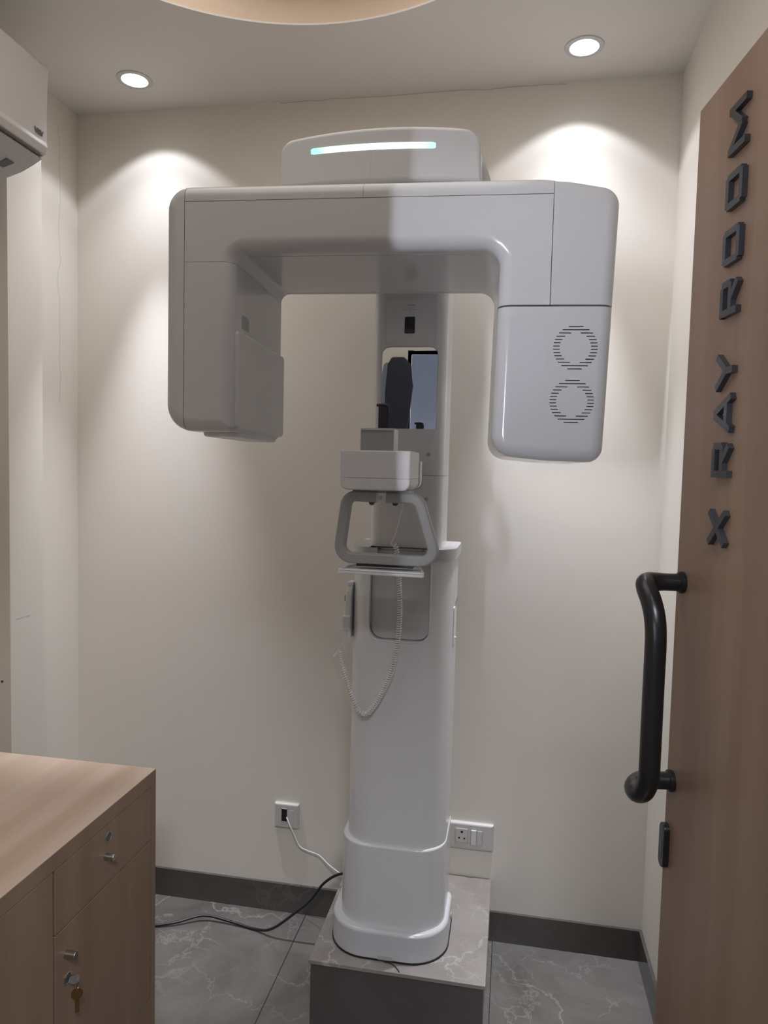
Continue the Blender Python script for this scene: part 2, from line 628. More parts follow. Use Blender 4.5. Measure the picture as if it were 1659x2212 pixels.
# ceiling slab with a round cove and two lamp holes
CC, CR_ = (1.0, -1.02), 0.655
bm = boxes((-0.1, RW + 0.1, RD - 0.12, 0.1, RH, RH + 0.005))
ceil = struct('ceiling', bm, m_ceil)


def hole(x, y, r, n=48):
    b = disc_rings(bmesh.new(), (x, y, RH - 0.03), (0, 0, 1), [(r, 0), (r, 0.08)], n)
    c = obj('cutter', b, m_ceil, smooth=False)
    md = ceil.modifiers.new('h', 'BOOLEAN')
    md.operation = 'DIFFERENCE'
    md.solver = 'EXACT'
    md.object = c
    return c


cs = [hole(CC[0], CC[1], CR_, 128)] + [hole(x, y, 0.040) for x, y in DL + DLF]
bpy.context.view_layer.update()
dg = bpy.context.evaluated_depsgraph_get()
me = bpy.data.meshes.new_from_object(ceil.evaluated_get(dg))
ceil.modifiers.clear()
ceil.data = me
for c in cs:
    bpy.data.objects.remove(c)
struct('ceiling_cove', disc_rings(bmesh.new(), (CC[0], CC[1], RH + 0.004), (0, 0, 1), [(CR_ + 0.015, 0), (CR_ + 0.015, 0.13)], 128, cap0=False), m_cove)

struct('baseboard_back', boxes((0.0, 1.003, -0.010, 0.0, 0, 0.098), (1.477, RW, -0.010, 0.0, 0, 0.098)), m_base)
struct('baseboard_right', boxes((RW - 0.010, RW, RD, -0.010, 0, 0.098)), m_base)
struct('baseboard_left', boxes((0.0, 0.010, RD, -0.424, 0, 0.098), (0.06, 0.07, -0.424, -0.273, 0, 0.098), (0.0, 0.010, -0.273, -0.010, 0, 0.098)), m_base)

# ------------------------------------------------------------------ tiled plinth
pl = thing('tiled_plinth', 'low marble-tiled plinth under the imaging machine against the back wall', 'plinth', (1.24, -0.245, 0))
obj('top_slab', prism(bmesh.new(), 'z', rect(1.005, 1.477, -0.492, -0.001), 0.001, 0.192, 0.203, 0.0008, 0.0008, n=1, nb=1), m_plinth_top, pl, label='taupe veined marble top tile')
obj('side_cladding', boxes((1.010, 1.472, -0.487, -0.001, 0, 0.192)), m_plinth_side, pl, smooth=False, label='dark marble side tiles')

# ------------------------------------------------------------------ the imaging machine
mc = thing('dental_x_ray_machine', 'tall white panoramic dental x-ray machine with wide overhead arm on marble plinth', 'x-ray machine', (1.215, -0.33, 0.203))


def rc(cx, hw, y0, y1):
    return rect(cx - hw, cx + hw, y0, y1)


# foot and telescoping sleeves
b = prism(bmesh.new(), 'z', rc(1.204, 0.164, -0.455, -0.215), [0.105, 0.105, 0.03, 0.03], 0.206, 0.283, 0.002, 0.010, n=10)
base = obj('foot_band', b, m_white, mc)
obj('foot_notch', boxes((1.187, 1.227, -0.4555, -0.4540, 0.2062, 0.2175)), m_collar, base, smooth=False)
obj('foot_gasket', prism(bmesh.new(), 'z', rc(1.204, 0.166, -0.457, -0.213), [0.105, 0.105, 0.03, 0.03], 0.203, 0.2062, 0, 0, n=10), m_black, base)
b = prism(bmesh.new(), 'z', rc(1.210, 0.146, -0.434, -0.20), [0.085, 0.085, 0.02, 0.02], 0.275, 0.508, 0.0, 0.006, n=10)
obj('column_sleeve', b, m_col, mc)

LC = rc(1.216, 0.1375, -0.424, -0.19)
# lower column, its front open at the top around the recessed panel
PX0, PX1 = 1.137, 1.297
lowo = obj('lower_column', prism(bmesh.new(), 'z', LC, [0.075, 0.075, 0.02, 0.02], 0.50, 1.292, 0.0, 0.0, n=10), m_col, mc, smooth=False)
cut_ = obj('cutter', prism(bmesh.new(), 'y', rect(PX0, PX1, 1.070, 1.40), [0.030, 0.030, 0.001, 0.001], -0.50, -0.403, n=8), m_col, smooth=False)
md = lowo.modifiers.new('slot', 'BOOLEAN')
md.operation = 'DIFFERENCE'
md.solver = 'EXACT'
md.object = cut_
bpy.context.view_layer.update()
me = bpy.data.meshes.new_from_object(lowo.evaluated_get(bpy.context.evaluated_depsgraph_get()))
lowo.modifiers.clear()
lowo.data = me
me.polygons.foreach_set('use_smooth', [True] * len(me.polygons))
me.set_sharp_from_angle(angle=math.radians(38))
lowo.modifiers.new('wn', 'WEIGHTED_NORMAL').keep_sharp = True
bpy.data.objects.remove(cut_)


def ushape(x0, x1, yf, yb, ro, ix0, ix1, iy, z0, z1, bm):
    """outer rounded outline with a slot open to the front"""
    o = rpoly([(ix0, yf), (ix0, iy), (ix1, iy), (ix1, yf), (x1, yf), (x1, yb), (x0, yb), (x0, yf)], [0.012, 0.006, 0.006, 0.012, ro, 0.02, 0.02, ro], 0, 8)
    A = [bm.verts.new((p.x, p.y, z0)) for p in o]
    B = [bm.verts.new((p.x, p.y, z1)) for p in o]
    L = len(A)
    for i in range(L):
        bm.faces.new((A[i], A[(i + 1) % L], B[(i + 1) % L], B[i]))
    bmesh.ops.triangulate(bm, faces=[bm.faces.new(A), bm.faces.new(B)])
    return bm


b = bmesh.new()
o1 = rect(PX0, PX1, 1.070, 1.31)
prism(b, 'y', o1, [0.030, 0.030, 0.001, 0.001], -0.4045, -0.398, 0.0008, 0)
pn = obj('recessed_panel', b, m_panel, mc)
# rim around the recess
rim = []
for p in catmull([(PX0 - .002, 0, 1.29), (PX0 - .002, 0, 1.20), (PX0 - .002, 0, 1.105), (PX0 + .008, 0, 1.078), (PX0 + .03, 0, 1.068), (1.215, 0, 1.068), (PX1 - .03, 0, 1.068), (PX1 - .008, 0, 1.078), (PX1 + .002, 0, 1.105), (PX1 + .002, 0, 1.20), (PX1 + .002, 0, 1.29)], 6):
    rim.append((p.x, -0.4232, p.z))
obj('recess_rim', tube(bmesh.new(), rim, 0.0022, 8), m_col, pn)
rim2 = [((x - 1.217) * 0.975 + 1.217, -0.4050, z + 0.003 if z < 1.11 else z) for x, y, z in rim]
obj('recess_shadow_gap', tube(bmesh.new(), rim2, 0.0011, 5), m_seam, pn)

# collar on the outer column
cb = bmesh.new()
ushape(1.0775, 1.3605, -0.430, -0.185, 0.078, 1.133, 1.303, -0.235, 1.290, 1.318, cb)
obj('collar', cb, m_collar, mc)

# inner (upper) column
UC = rc(1.2225, 0.0985, -0.402, -0.235)
b = prism(bmesh.new(), 'z', UC, [0.034, 0.034, 0.012, 0.012], 1.09, 1.5105, 0, 0, n=8)
obj('inner_column_lower', b, m_col, mc)
b = prism(bmesh.new(), 'z', UC, [0.034, 0.034, 0.012, 0.012], 1.5115, 2.17, 0, 0, n=8)
ucol = obj('inner_column', b, m_col, mc)
YF = -0.402
# mirror
mb = prism(bmesh.new(), 'y', rect(1.151, 1.298, 1.633, 1.845), [0.001, 0.001, 0.020, 0.020], YF - 0.0012, YF + 0.004, 0, 0, n=8)
mir = obj('mirror', mb, m_mirror, mc, label='mirror with rounded upper corners')
fr_ = catmull([(1.150, 0, 1.633), (1.150, 0, 1.73), (1.150, 0, 1.82), (1.155, 0, 1.838), (1.172, 0, 1.846), (1.225, 0, 1.846), (1.277, 0, 1.846), (1.294, 0, 1.838), (1.299, 0, 1.82), (1.299, 0, 1.73), (1.299, 0, 1.633)], 6)
obj('mirror_edge', tube(bmesh.new(), [(p.x, YF - 0.0005, p.z) for p in fr_], 0.0016, 6), m_panel, mir)
# display
sc_ = obj('display_screen', prism(bmesh.new(), 'y', rect(1.2085, 1.2355, 1.881, 1.924), 0.003, YF - 0.001, YF + 0.003, 0, 0, n=4), m_black, mc, label='small dark display')
obj('screen_glass', boxes((1.2105, 1.2335, YF - 0.0014, YF, 1.8835, 1.9215)), m_screen, sc_, smooth=False)
# small printed lines above the display and a ring of hairline joints round it
lb = bmesh.new()
for (x0, x1, z, h) in ((1.2135, 1.2195, 1.952, .0032), (1.2202, 1.2255, 1.952, .0032), (1.2262, 1.2345, 1.952, .0032), (1.215, 1.2195, 1.9455, .0014), (1.221, 1.2275, 1.9455, .0014), (1.229, 1.2325, 1.9455, .0014),
                       (1.2065, 1.216, 1.9412, .0015), (1.2172, 1.2265, 1.9412, .0015), (1.228, 1.2385, 1.9412, .0015), (1.2205, 1.224, 1.9368, .0013)):
    box(lb, x0, x1, YF - 0.0006, YF + 0.001, z, z + h)
obj('printed_label', lb, m_dot, ucol, smooth=False)
jb = bmesh.new()
for a in ((1.158, 1.290, 1.8545, 1.8552), (1.158, 1.1587, 1.855, 1.972), (1.2895, 1.2902, 1.855, 1.972), (1.158, 1.290, 1.9715, 1.9722)):
    box(jb, a[0], a[1], YF - 0.0004, YF + 0.001, a[2], a[3])
obj('hairline_joint', jb, m_panel, ucol, smooth=False)
for (x, z) in ((1.280, 1.566), (1.278, 1.449), (1.155, 1.449), (1.156, 1.312), (1.276, 1.312)):
    obj('screw_cover', disc_rings(bmesh.new(), (x, YF, z), (0, -1, 0), [(0.0058, -0.001), (0.0058, 0.0006)], 20), m_dot, mc, smooth=False)
obj('round_blank', disc_rings(bmesh.new(), (1.279, YF, 1.622), (0, -1, 0), [(0.015, -0.001), (0.015, 0.0003)], 28), m_col, mc)
# connector strip under the chin rest unit
obj('red_sticker', boxes((1.183, 1.206, -0.4045, -0.402, 1.441, 1.4455)), m_red, mc, smooth=False, label='thin red sticker')
cn = bmesh.new()
for x in (1.2085, 1.2125, 1.2165, 1.2205, 1.2245):
    box(cn, x, x + 0.0025, -0.4045, -0.402, 1.437, 1.4415)
obj('connector_pins', cn, m_dot, mc, smooth=False)

# --------------- chin rest unit
CB = rect(1.127, 1.284, 1.479, 1.566)
b = prism(bmesh.new(), 'y', CB, [0.018, 0.018, 0.003, 0.003], -0.750, -0.614, 0.004, 0.0, n=6)
cb1 = cut(b.copy(), (0, 0, 1.5055), (0, 0, 1))
cb2 = cut(b, (0, 0, 1.5062), (0, 0, -1))
chin = obj('chin_rest_housing', cb2, m_white_soft, mc)
obj('chin_rest_tray_cover', cb1, m_white_soft, chin)
b = prism(bmesh.new(), 'y', rect(1.135, 1.2868, 1.4795, 1.546), [0.018, 0.018, 0.003, 0.003], -0.614, -0.572, 0.0, 0.003, n=6)
obj('chin_rest_back_cover', b, m_white_soft, chin)
obj('chin_rest_gasket', prism(bmesh.new(), 'y', rect(1.135, 1.2872, 1.4790, 1.544), [0.018, 0.018, 0.003, 0.003], -0.572, -0.568), m_black, chin)
obj('support_bracket', rbox(1.165, 1.262, -0.568, -0.398, 1.490, 1.540, 0.004), m_white_soft, chin)
b = prism(bmesh.new(), 'y', rect(1.1695, 1.2425, 1.5662, 1.6125), 0.0015, -0.738, -0.690, 0.0008, 0.001, n=3)
chp = obj('chin_cup', b, m_grey, mc, label='pale grey chin cup plate')
obj('chin_cup_lip', rbox(1.1695, 1.2425, -0.741, -0.690, 1.6095, 1.6145, 0.0012, 2), m_collar, chp)
obj('chin_cup_side', boxes((1.2428, 1.2450, -0.738, -0.690, 1.5662, 1.6125)), m_white_soft, chp, smooth=False)
# black hook (bite support)
b = bmesh.new()
prism(b, 'z', rect(1.2035, 1.2245, -0.716, -0.708), 0.002, 1.6145, 1.664, n=3)
hk = catmull([(1.2245, -0.712, 1.652), (1.2245, -0.712, 1.660), (1.2225, -0.712, 1.6655), (1.216, -0.712, 1.6675), (1.207, -0.712, 1.6675), (1.199, -0.712, 1.6665)], 5)
tube(b, hk, 0.0032, 8)
tube(b, [(1.2248, -0.712, 1.6145), (1.2248, -0.712, 1.654)], 0.0032, 8)
obj('bite_support_hook', b, m_black, mc, label='black hook-shaped bite support')

# --------------- handle frame


def swept(bm, path, hw, hh, nrm, r=0.003, closed=False):
    """flat bar with rounded section along path in the x-z plane; nrm is the y axis"""
    P = [Vector(p) for p in path]
    sec = rpoly(rect(-hw, hw, -hh, hh), r, 0, 3)
    rings = []
    for i, p in enumerate(P):
        a = P[max(0, i - 1)]
        c = P[min(len(P) - 1, i + 1)]
        t = (c - a).normalized()
        s = t.cross(Vector(nrm)).normalized()
        rings.append([bm.verts.new(p + s * q.x + Vector(nrm) * q.y) for q in sec])
    for A, B in zip(rings, rings[1:]):
        L = len(A)
        for j in range(L):
            bm.faces.new((A[j], A[(j + 1) % L], B[(j + 1) % L], B[j]))
    bm.faces.new(rings[0])
    bm.faces.new(rings[-1])
    return bm


def round_path(pts, rads, k=8):
    """open polyline in x-z with rounded inner corners"""
    P = [Vector(p) for p in pts]
    out = [P[0]]
    for i in range(1, len(P) - 1):
        e0 = (P[i] - P[i - 1]).normalized()
        e1 = (P[i + 1] - P[i]).normalized()
        th = math.acos(max(-1, min(1, e0.dot(e1))))
        t = rads[i - 1] * math.tan(th / 2)
        s, e_ = P[i] - e0 * t, P[i] + e1 * t
        h = 4 / 3 * math.tan(th / 4) * rads[i - 1]
        b1_, b2_ = s + e0 * h, e_ - e1 * h
        for j in range(k + 1):
            q = j / k
            out.append(s * (1 - q) ** 3 + b1_ * 3 * q * (1 - q) ** 2 + b2_ * 3 * q * q * (1 - q) + e_ * q ** 3)
    out.append(P[-1])
    return out


yh = -0.715
path = round_path([(1.206, yh, 1.463), (1.138, yh, 1.465), (1.1205, yh, 1.326), (1.3435, yh, 1.325), (1.299, yh, 1.463), (1.2275, yh, 1.463)],
                  [0.022, 0.028, 0.026, 0.026])
hf = obj('handle_frame', swept(bmesh.new(), path, 0.0115, 0.014, (0, 1, 0), 0.004), m_grey, mc, label='grey trapezoid patient handle frame')
for x in (1.192, 1.245):
    obj('frame_knob', disc_rings(bmesh.new(), (x, yh + 0.010, 1.4515), (0, -1, 0), [(0.007, 0), (0.007, 0.003), (0.006, 0.004)], 20), m_acdark, hf)
obj('frame_mount', rbox(1.150, 1.285, -0.722, -0.700, 1.473, 1.481, 0.002, 2), m_grey, hf)
obj('frame_foot', rbox(1.163, 1.291, -0.724, -0.690, 1.3085, 1.3135, 0.001, 2), m_black, hf)

# --------------- accessory tray
b = bmesh.new()
ty = [(1.130, -0.765), (1.322, -0.772), (1.300, -0.660), (1.148, -0.655)]
prism(b, 'z', ty, 0.004, 1.296, 1.3025, 0.002, 0.001, n=4, nb=2)
tr = obj('accessory_tray', b, m_white_soft, mc, label='thin white accessory tray')
b = bmesh.new()
lip = rpoly([(1.132, -0.763), (1.320, -0.770), (1.2985, -0.662), (1.150, -0.657)], 0.005, 0, 5)
tube(b, [(p.x, p.y, 1.3045) for p in lip] + [(lip[0].x, lip[0].y, 1.3045)], 0.0026, 6)
obj('tray_lip', b, m_white_soft, tr)

# --------------- overhead rotating arm (built square, then turned a little)
AO = Vector((1.22, -0.83, 0))
AX = Matrix.Translation(AO) @ Matrix.Rotation(math.radians(3.2), 4, 'Z')
OUT = [(-0.455, 2.107), (-0.455, 1.597), (-0.305, 1.597), (-0.305, 1.970), (0.242, 1.970), (0.235, 1.560), (0.345, 1.551), (0.456, 1.549), (0.470, 2.082), (0.343, 2.106)]
ORD = [0.050, 0.056, 0.012, 0.022, 0.036, 0.045, 0.3, 0.030, 0.038, 0.35]
arm0 = prism(bmesh.new(), 'y', OUT, ORD, 0.0, 0.385, 0.027, 0.012, n=9, nb=6)


arm_src = obj('arm_source', arm0, m_white, smooth=False)


def piece(x0, x1, z0, z1):
    """the part of the arm inside a rectangle of its front view"""
    c = obj('cutter', boxes((x0, x1, -0.1, 0.5, z0, z1)), m_white, smooth=False)
    md = arm_src.modifiers.new('i', 'BOOLEAN')
    md.operation = 'INTERSECT'
    md.solver = 'EXACT'
    md.object = c
    bpy.context.view_layer.update()
    me_ = bpy.data.meshes.new_from_object(arm_src.evaluated_get(bpy.context.evaluated_depsgraph_get()))
    arm_src.modifiers.clear()
    bpy.data.objects.remove(c)
    b_ = bmesh.new()
    b_.from_mesh(me_)
    bmesh.ops.remove_doubles(b_, verts=b_.verts, dist=1e-5)
    return b_


g = 0.0006
XA, XB, XC, ZT, ZS = -0.411, -0.036, 0.341, 2.0705, 1.9475
arm = obj('rotating_arm', piece(XA + g, XC - g, ZS, ZT - g), m_white, mc, xf=AX)
obj('arm_end_cap', piece(-0.6, XA - g, 1.4, 2.3), m_white, arm, xf=AX)
obj('arm_top_cover', piece(XA + g, XB - g / 2, ZT + g, 2.3), m_white, arm, xf=AX)
obj('arm_top_cover', piece(XB + g / 2, XC - g, ZT + g, 2.3), m_white, arm, xf=AX)
obj('sensor_arm_cover', piece(XA + g, 0.0, 1.4, ZS - g), m_white, arm, xf=AX)
obj('tube_head_upper_cover', piece(0.0, XC - g, 1.857, ZS), m_white, arm, xf=AX)
obj('tube_head_end_cap', piece(XC + g, 0.6, 1.857, 2.3), m_white, arm, xf=AX)
th = obj('tube_head', piece(0.0, 0.6, 1.4, 1.8535), m_white, mc, xf=AX, label='white tube head cover with two slotted vent rings')
bpy.data.objects.remove(arm_src)
obj('tube_head_core', boxes((0.250, 0.454, 0.014, 0.370, 1.85, 1.862)), m_seam, th, smooth=False, xf=AX)
obj('tube_head_joint', boxes((0.3385, 0.3391, -0.0004, 0.001, 1.63, 1.853)), m_panel, th, smooth=False, xf=AX)
# vent rings: slots cut on rows through an annulus
for (vx, vz) in ((0.393, 1.7735), (0.390, 1.6685)):
    b = bmesh.new()
    for k in range(14):
        dz = (6.5 - k) * 0.00635
        R0, R1 = 0.0432, 0.0300
        ho = math.sqrt(max(0, R0 * R0 - dz * dz * 0.98)) if abs(dz) < R0 else 0
        ho = max(ho, 0.013)
        if abs(dz) < R1 - 0.0005:
            hi = math.sqrt(R1 * R1 - dz * dz)
            spans = [(-ho, -max(hi, 0.004)), (max(hi, 0.004), ho)]
        else:
            spans = [(-ho, ho)]
        for s0, s1 in spans:
            prism(b, 'y', rect(vx + s0, vx + s1, vz + dz - 0.0009, vz + dz + 0.0009), 0.0008, -0.0005, 0.002, n=2)
    obj('vent_ring', b, m_black, th, smooth=False, xf=AX, label='ring of dark vent slots')
# inner sensor block on the left arm and its little window
sb = prism(bmesh.new(), 'x', [(0.020, 1.603), (0.392, 1.603), (0.392, 1.812), (0.020, 1.812)], 0.012, -0.312, -0.2985, 0, 0.006, n=5)
obj('sensor_block', sb, m_white, arm, xf=AX)
obj('sensor_window', prism(bmesh.new(), 'x', rect(0.060, 0.108, 1.822, 1.852), 0.003, -0.308, -0.3045, 0, 0, n=3), m_dot, arm, xf=AX, label='small grey window')
b = prism(bmesh.new(), 'z', [(-0.395, 0.06), (-0.312, 0.05), (-0.312, 0.385), (-0.395, 0.385)], 0.02, 1.588, 1.600, 0.008, 0, n=5)
obj('sensor_arm_underside', b, m_white_soft, arm, xf=AX)
# hairline joint on the underside of the beam
jb = bmesh.new()
for a in ((-0.29, 0.225, 0.045, 0.0457), (-0.29, -0.2893, 0.045, 0.36), (0.2243, 0.225, 0.045, 0.36), (-0.29, 0.225, 0.36, 0.3607)):
    box(jb, a[0], a[1], a[2], a[3], 1.9696, 1.971)
obj('underside_joint', jb, m_dot, arm, smooth=False, xf=AX)

# --------------- crown housing above the arm with the status light
cr0 = bmesh.new()
cw = [(0.960, 2.148), (1.412, 2.144), (1.407, 2.252), (0.964, 2.250)]
prism(cr0, 'y', cw, [0.004, 0.004, 0.036, 0.030], -0.700, -0.50, 0.009, 0.004, n=8, nb=5)
# curve the front in plan
bmesh.ops.subdivide_edges(cr0, edges=[e_ for e_ in cr0.edges if abs(e_.verts[0].co.x - e_.verts[1].co.x) > 0.1], cuts=24, use_grid_fill=True)
for v in cr0.verts:
    t = (v.co.x - 1.186) / 0.226
    if v.co.y < -0.60:
        v.co.y -= 0.020 * (1 - t * t)
    v.co.z += 0.011 * (1 - t * t) * max(0, (v.co.z - 2.16) / 0.1)
bmesh.ops.triangulate(cr0, faces=[f for f in cr0.faces if len(f.verts) > 4])
crown = obj('crown_housing', cr0, m_white, mc, label='white curved crown housing with status light')
# light bar follows the curved front
lbm = bmesh.new()
N = 40
lv = []
for i in range(N + 1):
    x = 1.038 + (1.312 - 1.036) * i / N
    t = (x - 1.186) / 0.226
    yy = -0.700 - 0.020 * (1 - t * t) - 0.0010
    zc = 2.2175 + 0.003 * (1 - t * t) - 0.002 * i / N
    hh = 0.0066
    if i in (0, N):
        hh = 0.0050
    lv.append([lbm.verts.new((x, yy, zc - hh)), lbm.verts.new((x, yy, zc + hh)), lbm.verts.new((x, yy + 0.006, zc + hh)), lbm.verts.new((x, yy + 0.006, zc - hh))])
for A, B in zip(lv, lv[1:]):
    for j in range(4):
        lbm.faces.new((A[j], A[(j + 1) % 4], B[(j + 1) % 4], B[j]))
lbm.faces.new(lv[0])
lbm.faces.new(lv[-1])
obj('status_light_bar', lbm, m_led, crown, smooth=False, label='glowing white and mint light bar')
obj('crown_joint', boxes((1.1745, 1.1750, -0.7203, -0.71, 2.155, 2.213)), m_panel, crown, smooth=False)
# rear of the crown, wider at the foot, and the bearing down to the arm
b = bmesh.new()
prism(b, 'y', [(0.947, 2.125), (1.448, 2.125), (1.402, 2.262), (0.962, 2.256)], [0.004, 0.004, 0.03, 0.03], -0.60, -0.20, 0.0, 0.02, n=6)
obj('crown_rear_housing', b, m_white_soft, mc)
obj('arm_bearing', disc_rings(bmesh.new(), (1.20, -0.60, 2.09), (0, 0, 1), [(0.10, 0), (0.10, 0.075)], 40), m_white_soft, mc)

# --------------- side fittings
b = rbox(1.0555, 1.0795, -0.398, -0.350, 1.082, 1.124, 0.003)
hd = obj('hand_switch_holder', b, m_white_soft, mc)
obj('holder_back_plate', rbox(1.0700, 1.0800, -0.395, -0.345, 1.060, 1.180, 0.003), m_white_soft, hd)
b = rbox(1.3520, 1.3560, -0.335, -0.262, 1.045, 1.150, 0.0015, 2)
sp = obj('side_document_holder', b, m_white_soft, mc)
obj('holder_lip', tube(bmesh.new(), [(1.3545, -0.30, 1.148), (1.359, -0.30, 1.166), (1.361, -0.30, 1.178)], [0.0025, 0.003, 0.0015], 8), m_white_soft, sp)
obj('holder_knob', disc_rings(bmesh.new(), (1.356, -0.30, 1.060), (1, 0, 0), [(0.004, 0), (0.004, 0.004)], 12), m_white_soft, sp)
obj('base_side_plug', disc_rings(bmesh.new(), (1.367, -0.27, 0.238), (1, 0, 0), [(0.010, 0), (0.010, 0.004)], 16), m_grey, mc)

# ------------------------------------------------------------------ exposure hand switch in its holder, with coiled cord
hs = thing('exposure_hand_switch', 'slim white exposure hand switch with coiled cord in holder on the column', 'hand switch', (1.067, -0.374, 1.124))
b = prism(bmesh.new(), 'x', [(-0.392, 1.120), (-0.360, 1.120), (-0.356, 1.200), (-0.360, 1.217), (-0.386, 1.217), (-0.394, 1.19)], 0.004, 1.060, 1.075, 0.003, 0.003)
for v in b.verts:
    v.co.x += 0.010 * max(0, (v.co.z - 1.14) / 0.08) - 0.001
hb_ = obj('switch_body', b, m_cord, hs)
obj('switch_head', rbox(1.0675, 1.0835, -0.392, -0.362, 1.205, 1.2165, 0.003), m_white_soft, hb_)
obj('switch_button', rbox(1.0565, 1.0595, -0.380, -0.370, 1.160, 1.176, 0.0012, 2), m_grey, hs)
cy = -0.455
thin1 = catmull([(1.219, -0.406, 1.438), (1.219, -0.425, 1.425), (1.2165, cy, 1.398), (1.2045, cy, 1.352), (1.196, cy, 1.334), (1.199, cy, 1.329)], 6)
obj('plain_lead', tube(bmesh.new(), thin1, 0.0012, 6), m_cord, hs)
cp = catmull([(1.203, cy, 1.331), (1.2095, cy, 1.322), (1.2135, cy, 1.292), (1.2195, cy, 1.233), (1.2235, cy, 1.160), (1.221, cy, 1.087), (1.212, cy, 1.026), (1.199, cy, 0.976), (1.172, cy, 0.918),
              (1.150, cy, 0.884), (1.136, cy, 0.876), (1.122, cy, 0.882), (1.106, cy + .005, 0.905), (1.084, cy + .02, 0.950), (1.063, cy + .04, 0.998), (1.053, cy + .06, 1.024)], 10)
obj('coiled_cord', coil(cp, 0.0058, 0.0062, 0.0015), m_cord, hs)
thin2 = catmull([(1.053, cy + .06, 1.024), (1.030, -0.385, 1.003), (1.040, -0.38, 1.020), (1.056, -0.378, 1.045), (1.0645, -0.374, 1.068), (1.0665, -0.372, 1.085)], 6)
obj('plain_lead', tube(bmesh.new(), thin2, 0.0012, 6), m_cord, hs)
obj('strain_relief', tube(bmesh.new(), [(1.065, -0.374, 1.069), (1.0665, -0.374, 1.084)], [0.0016, 0.0034], 8), m_cord, hs)

# ------------------------------------------------------------------ ceiling downlights
dl = thing('ceiling_downlight', 'left round recessed downlight, above the sensor end of the machine', 'downlight', (DL[0][0], DL[0][1], RH))
x, y = DL[0]
obj('trim_ring', disc_rings(bmesh.new(), (x, y, RH), (0, 0, -1), [(0.0385, -0.012), (0.0385, 0.001), (0.0400, 0.0035), (0.047, 0.0042), (0.0525, 0.0025), (0.0535, 0.0), (0.0405, -0.0005), (0.0405, -0.012)], 56, cap0=False, cap1=False), m_ring, dl)
obj('reflector_cup', disc_rings(bmesh.new(), (x, y, RH), (0, 0, 1), [(0.0385, 0.0), (0.036, 0.006), (0.0290, 0.026), (0.0285, 0.030)], 56, cap0=False, cap1=False), m_white_soft, dl)
obj('led_lens', disc_rings(bmesh.new(), (x, y, RH), (0, 0, 1), [(0.0302, 0.030), (0.0302, 0.034)], 56), m_lens, dl)
for (x, y), lab in ((DL[1], 'right round recessed downlight, above the tube head and vent rings'),
                    (DLF[0], 'added out-of-view round recessed downlight over the cabinet, near the doorway'),
                    (DLF[1], 'added out-of-view round recessed downlight near the doorway, over the hinge side of the open door')):
    dl2 = dl.copy()
    COL.objects.link(dl2)
    dl2.location = (x, y, RH)
    dl2['label'] = lab
    for ch in [c for c in COL.objects if c.parent == dl]:
        c = ch.copy()
        COL.objects.link(c)
        c.parent = dl2
        c.matrix_parent_inverse = ch.matrix_parent_inverse.copy()

# ------------------------------------------------------------------ air conditioner
ac = thing('air_conditioner', 'off-white wall-mounted air conditioner high on the left wall', 'air conditioner', (0.0, -0.95, 2.27))
prof = [(0.003, 2.565), (0.235, 2.574), (0.2495, 2.560), (0.246, 2.50), (0.2435, 2.42), (0.2435, 2.372), (0.2475, 2.358), (0.240, 2.342), (0.228, 2.336), (0.003, 2.336)]
b = prism(bmesh.new(), 'y', prof, [0.004, 0.008, 0.010, 0.2, 0.1, 0.02, 0.006, 0.006, 0.004, 0.002], -1.40, -0.50, 0.006, 0.006, n=5)
obj('casing', b, m_ac, ac)
prof = [(0.003, 2.335), (0.236, 2.335), (0.229, 2.330), (0.204, 2.316), (0.169, 2.300), (0.127, 2.288), (0.080, 2.280), (0.003, 2.276)]
b = prism(bmesh.new(), 'y', prof, [0.002, 0.003, 0.02, 0.05, 0.05, 0.05, 0.05, 0.002], -1.398, -0.504, 0.003, 0.003, n=4)
un = obj('lower_panel', b, m_acp, ac)
obj('panel_joint', boxes((0.10, 0.2385, -1.39, -0.515, 2.3345, 2.3360)), m_acdark, ac, smooth=False)


def text_mesh(txt, size, mat4, mat, name, parent, extr=0.0006, bold=0.0):
    cu = bpy.data.curves.new(name, 'FONT')
    cu.body = txt
    cu.size = size
    cu.extrude = extr
    cu.offset = bold
    cu.align_x = 'CENTER'
    cu.align_y = 'CENTER'
    t = bpy.data.objects.new(name, cu)
    COL.objects.link(t)
    bpy.context.view_layer.update()
    me_ = bpy.data.meshes.new_from_object(t.evaluated_get(bpy.context.evaluated_depsgraph_get()))
    bpy.data.objects.remove(t)
    b_ = bmesh.new()
    b_.from_mesh(me_)
    return obj(name, b_, mat, parent, smooth=False, xf=mat4)


# text faces +x; reading direction runs towards the back wall
FX = Matrix(((0, 0, 1), (1, 0, 0), (0, 1, 0))).to_4x4()
text_mesh('VRV', 0.0185, Matrix.Translation((0.2455, -0.538, 2.386)) @ FX, m_acdark, 'logo_lettering', ac, bold=0.0008)
uslope = Matrix.Translation((0.0, 0, 0))
b = bmesh.new()
for (x0, x1, y0, y1) in ((0.150, 0.182, -0.580, -0.553), (0.134, 0.147, -0.584, -0.572)):
    zf = lambda xx: 2.288 + (xx - 0.127) * 0.30 - 0.0016
    vs = [b.verts.new((xx, yy, zf(xx) + dz)) for dz in (0, 0.003) for xx, yy in ((x0, y0), (x1, y0), (x1, y1), (x0, y1))]
    for f in ((0, 1, 2, 3), (4, 5, 6, 7), (0, 1, 5, 4), (1, 2, 6, 5), (2, 3, 7, 6), (3, 0, 4, 7)):
        b.faces.new([vs[i] for i in f])
obj('receiver_window', b, m_acdark, un, smooth=False, label='dark receiver window')

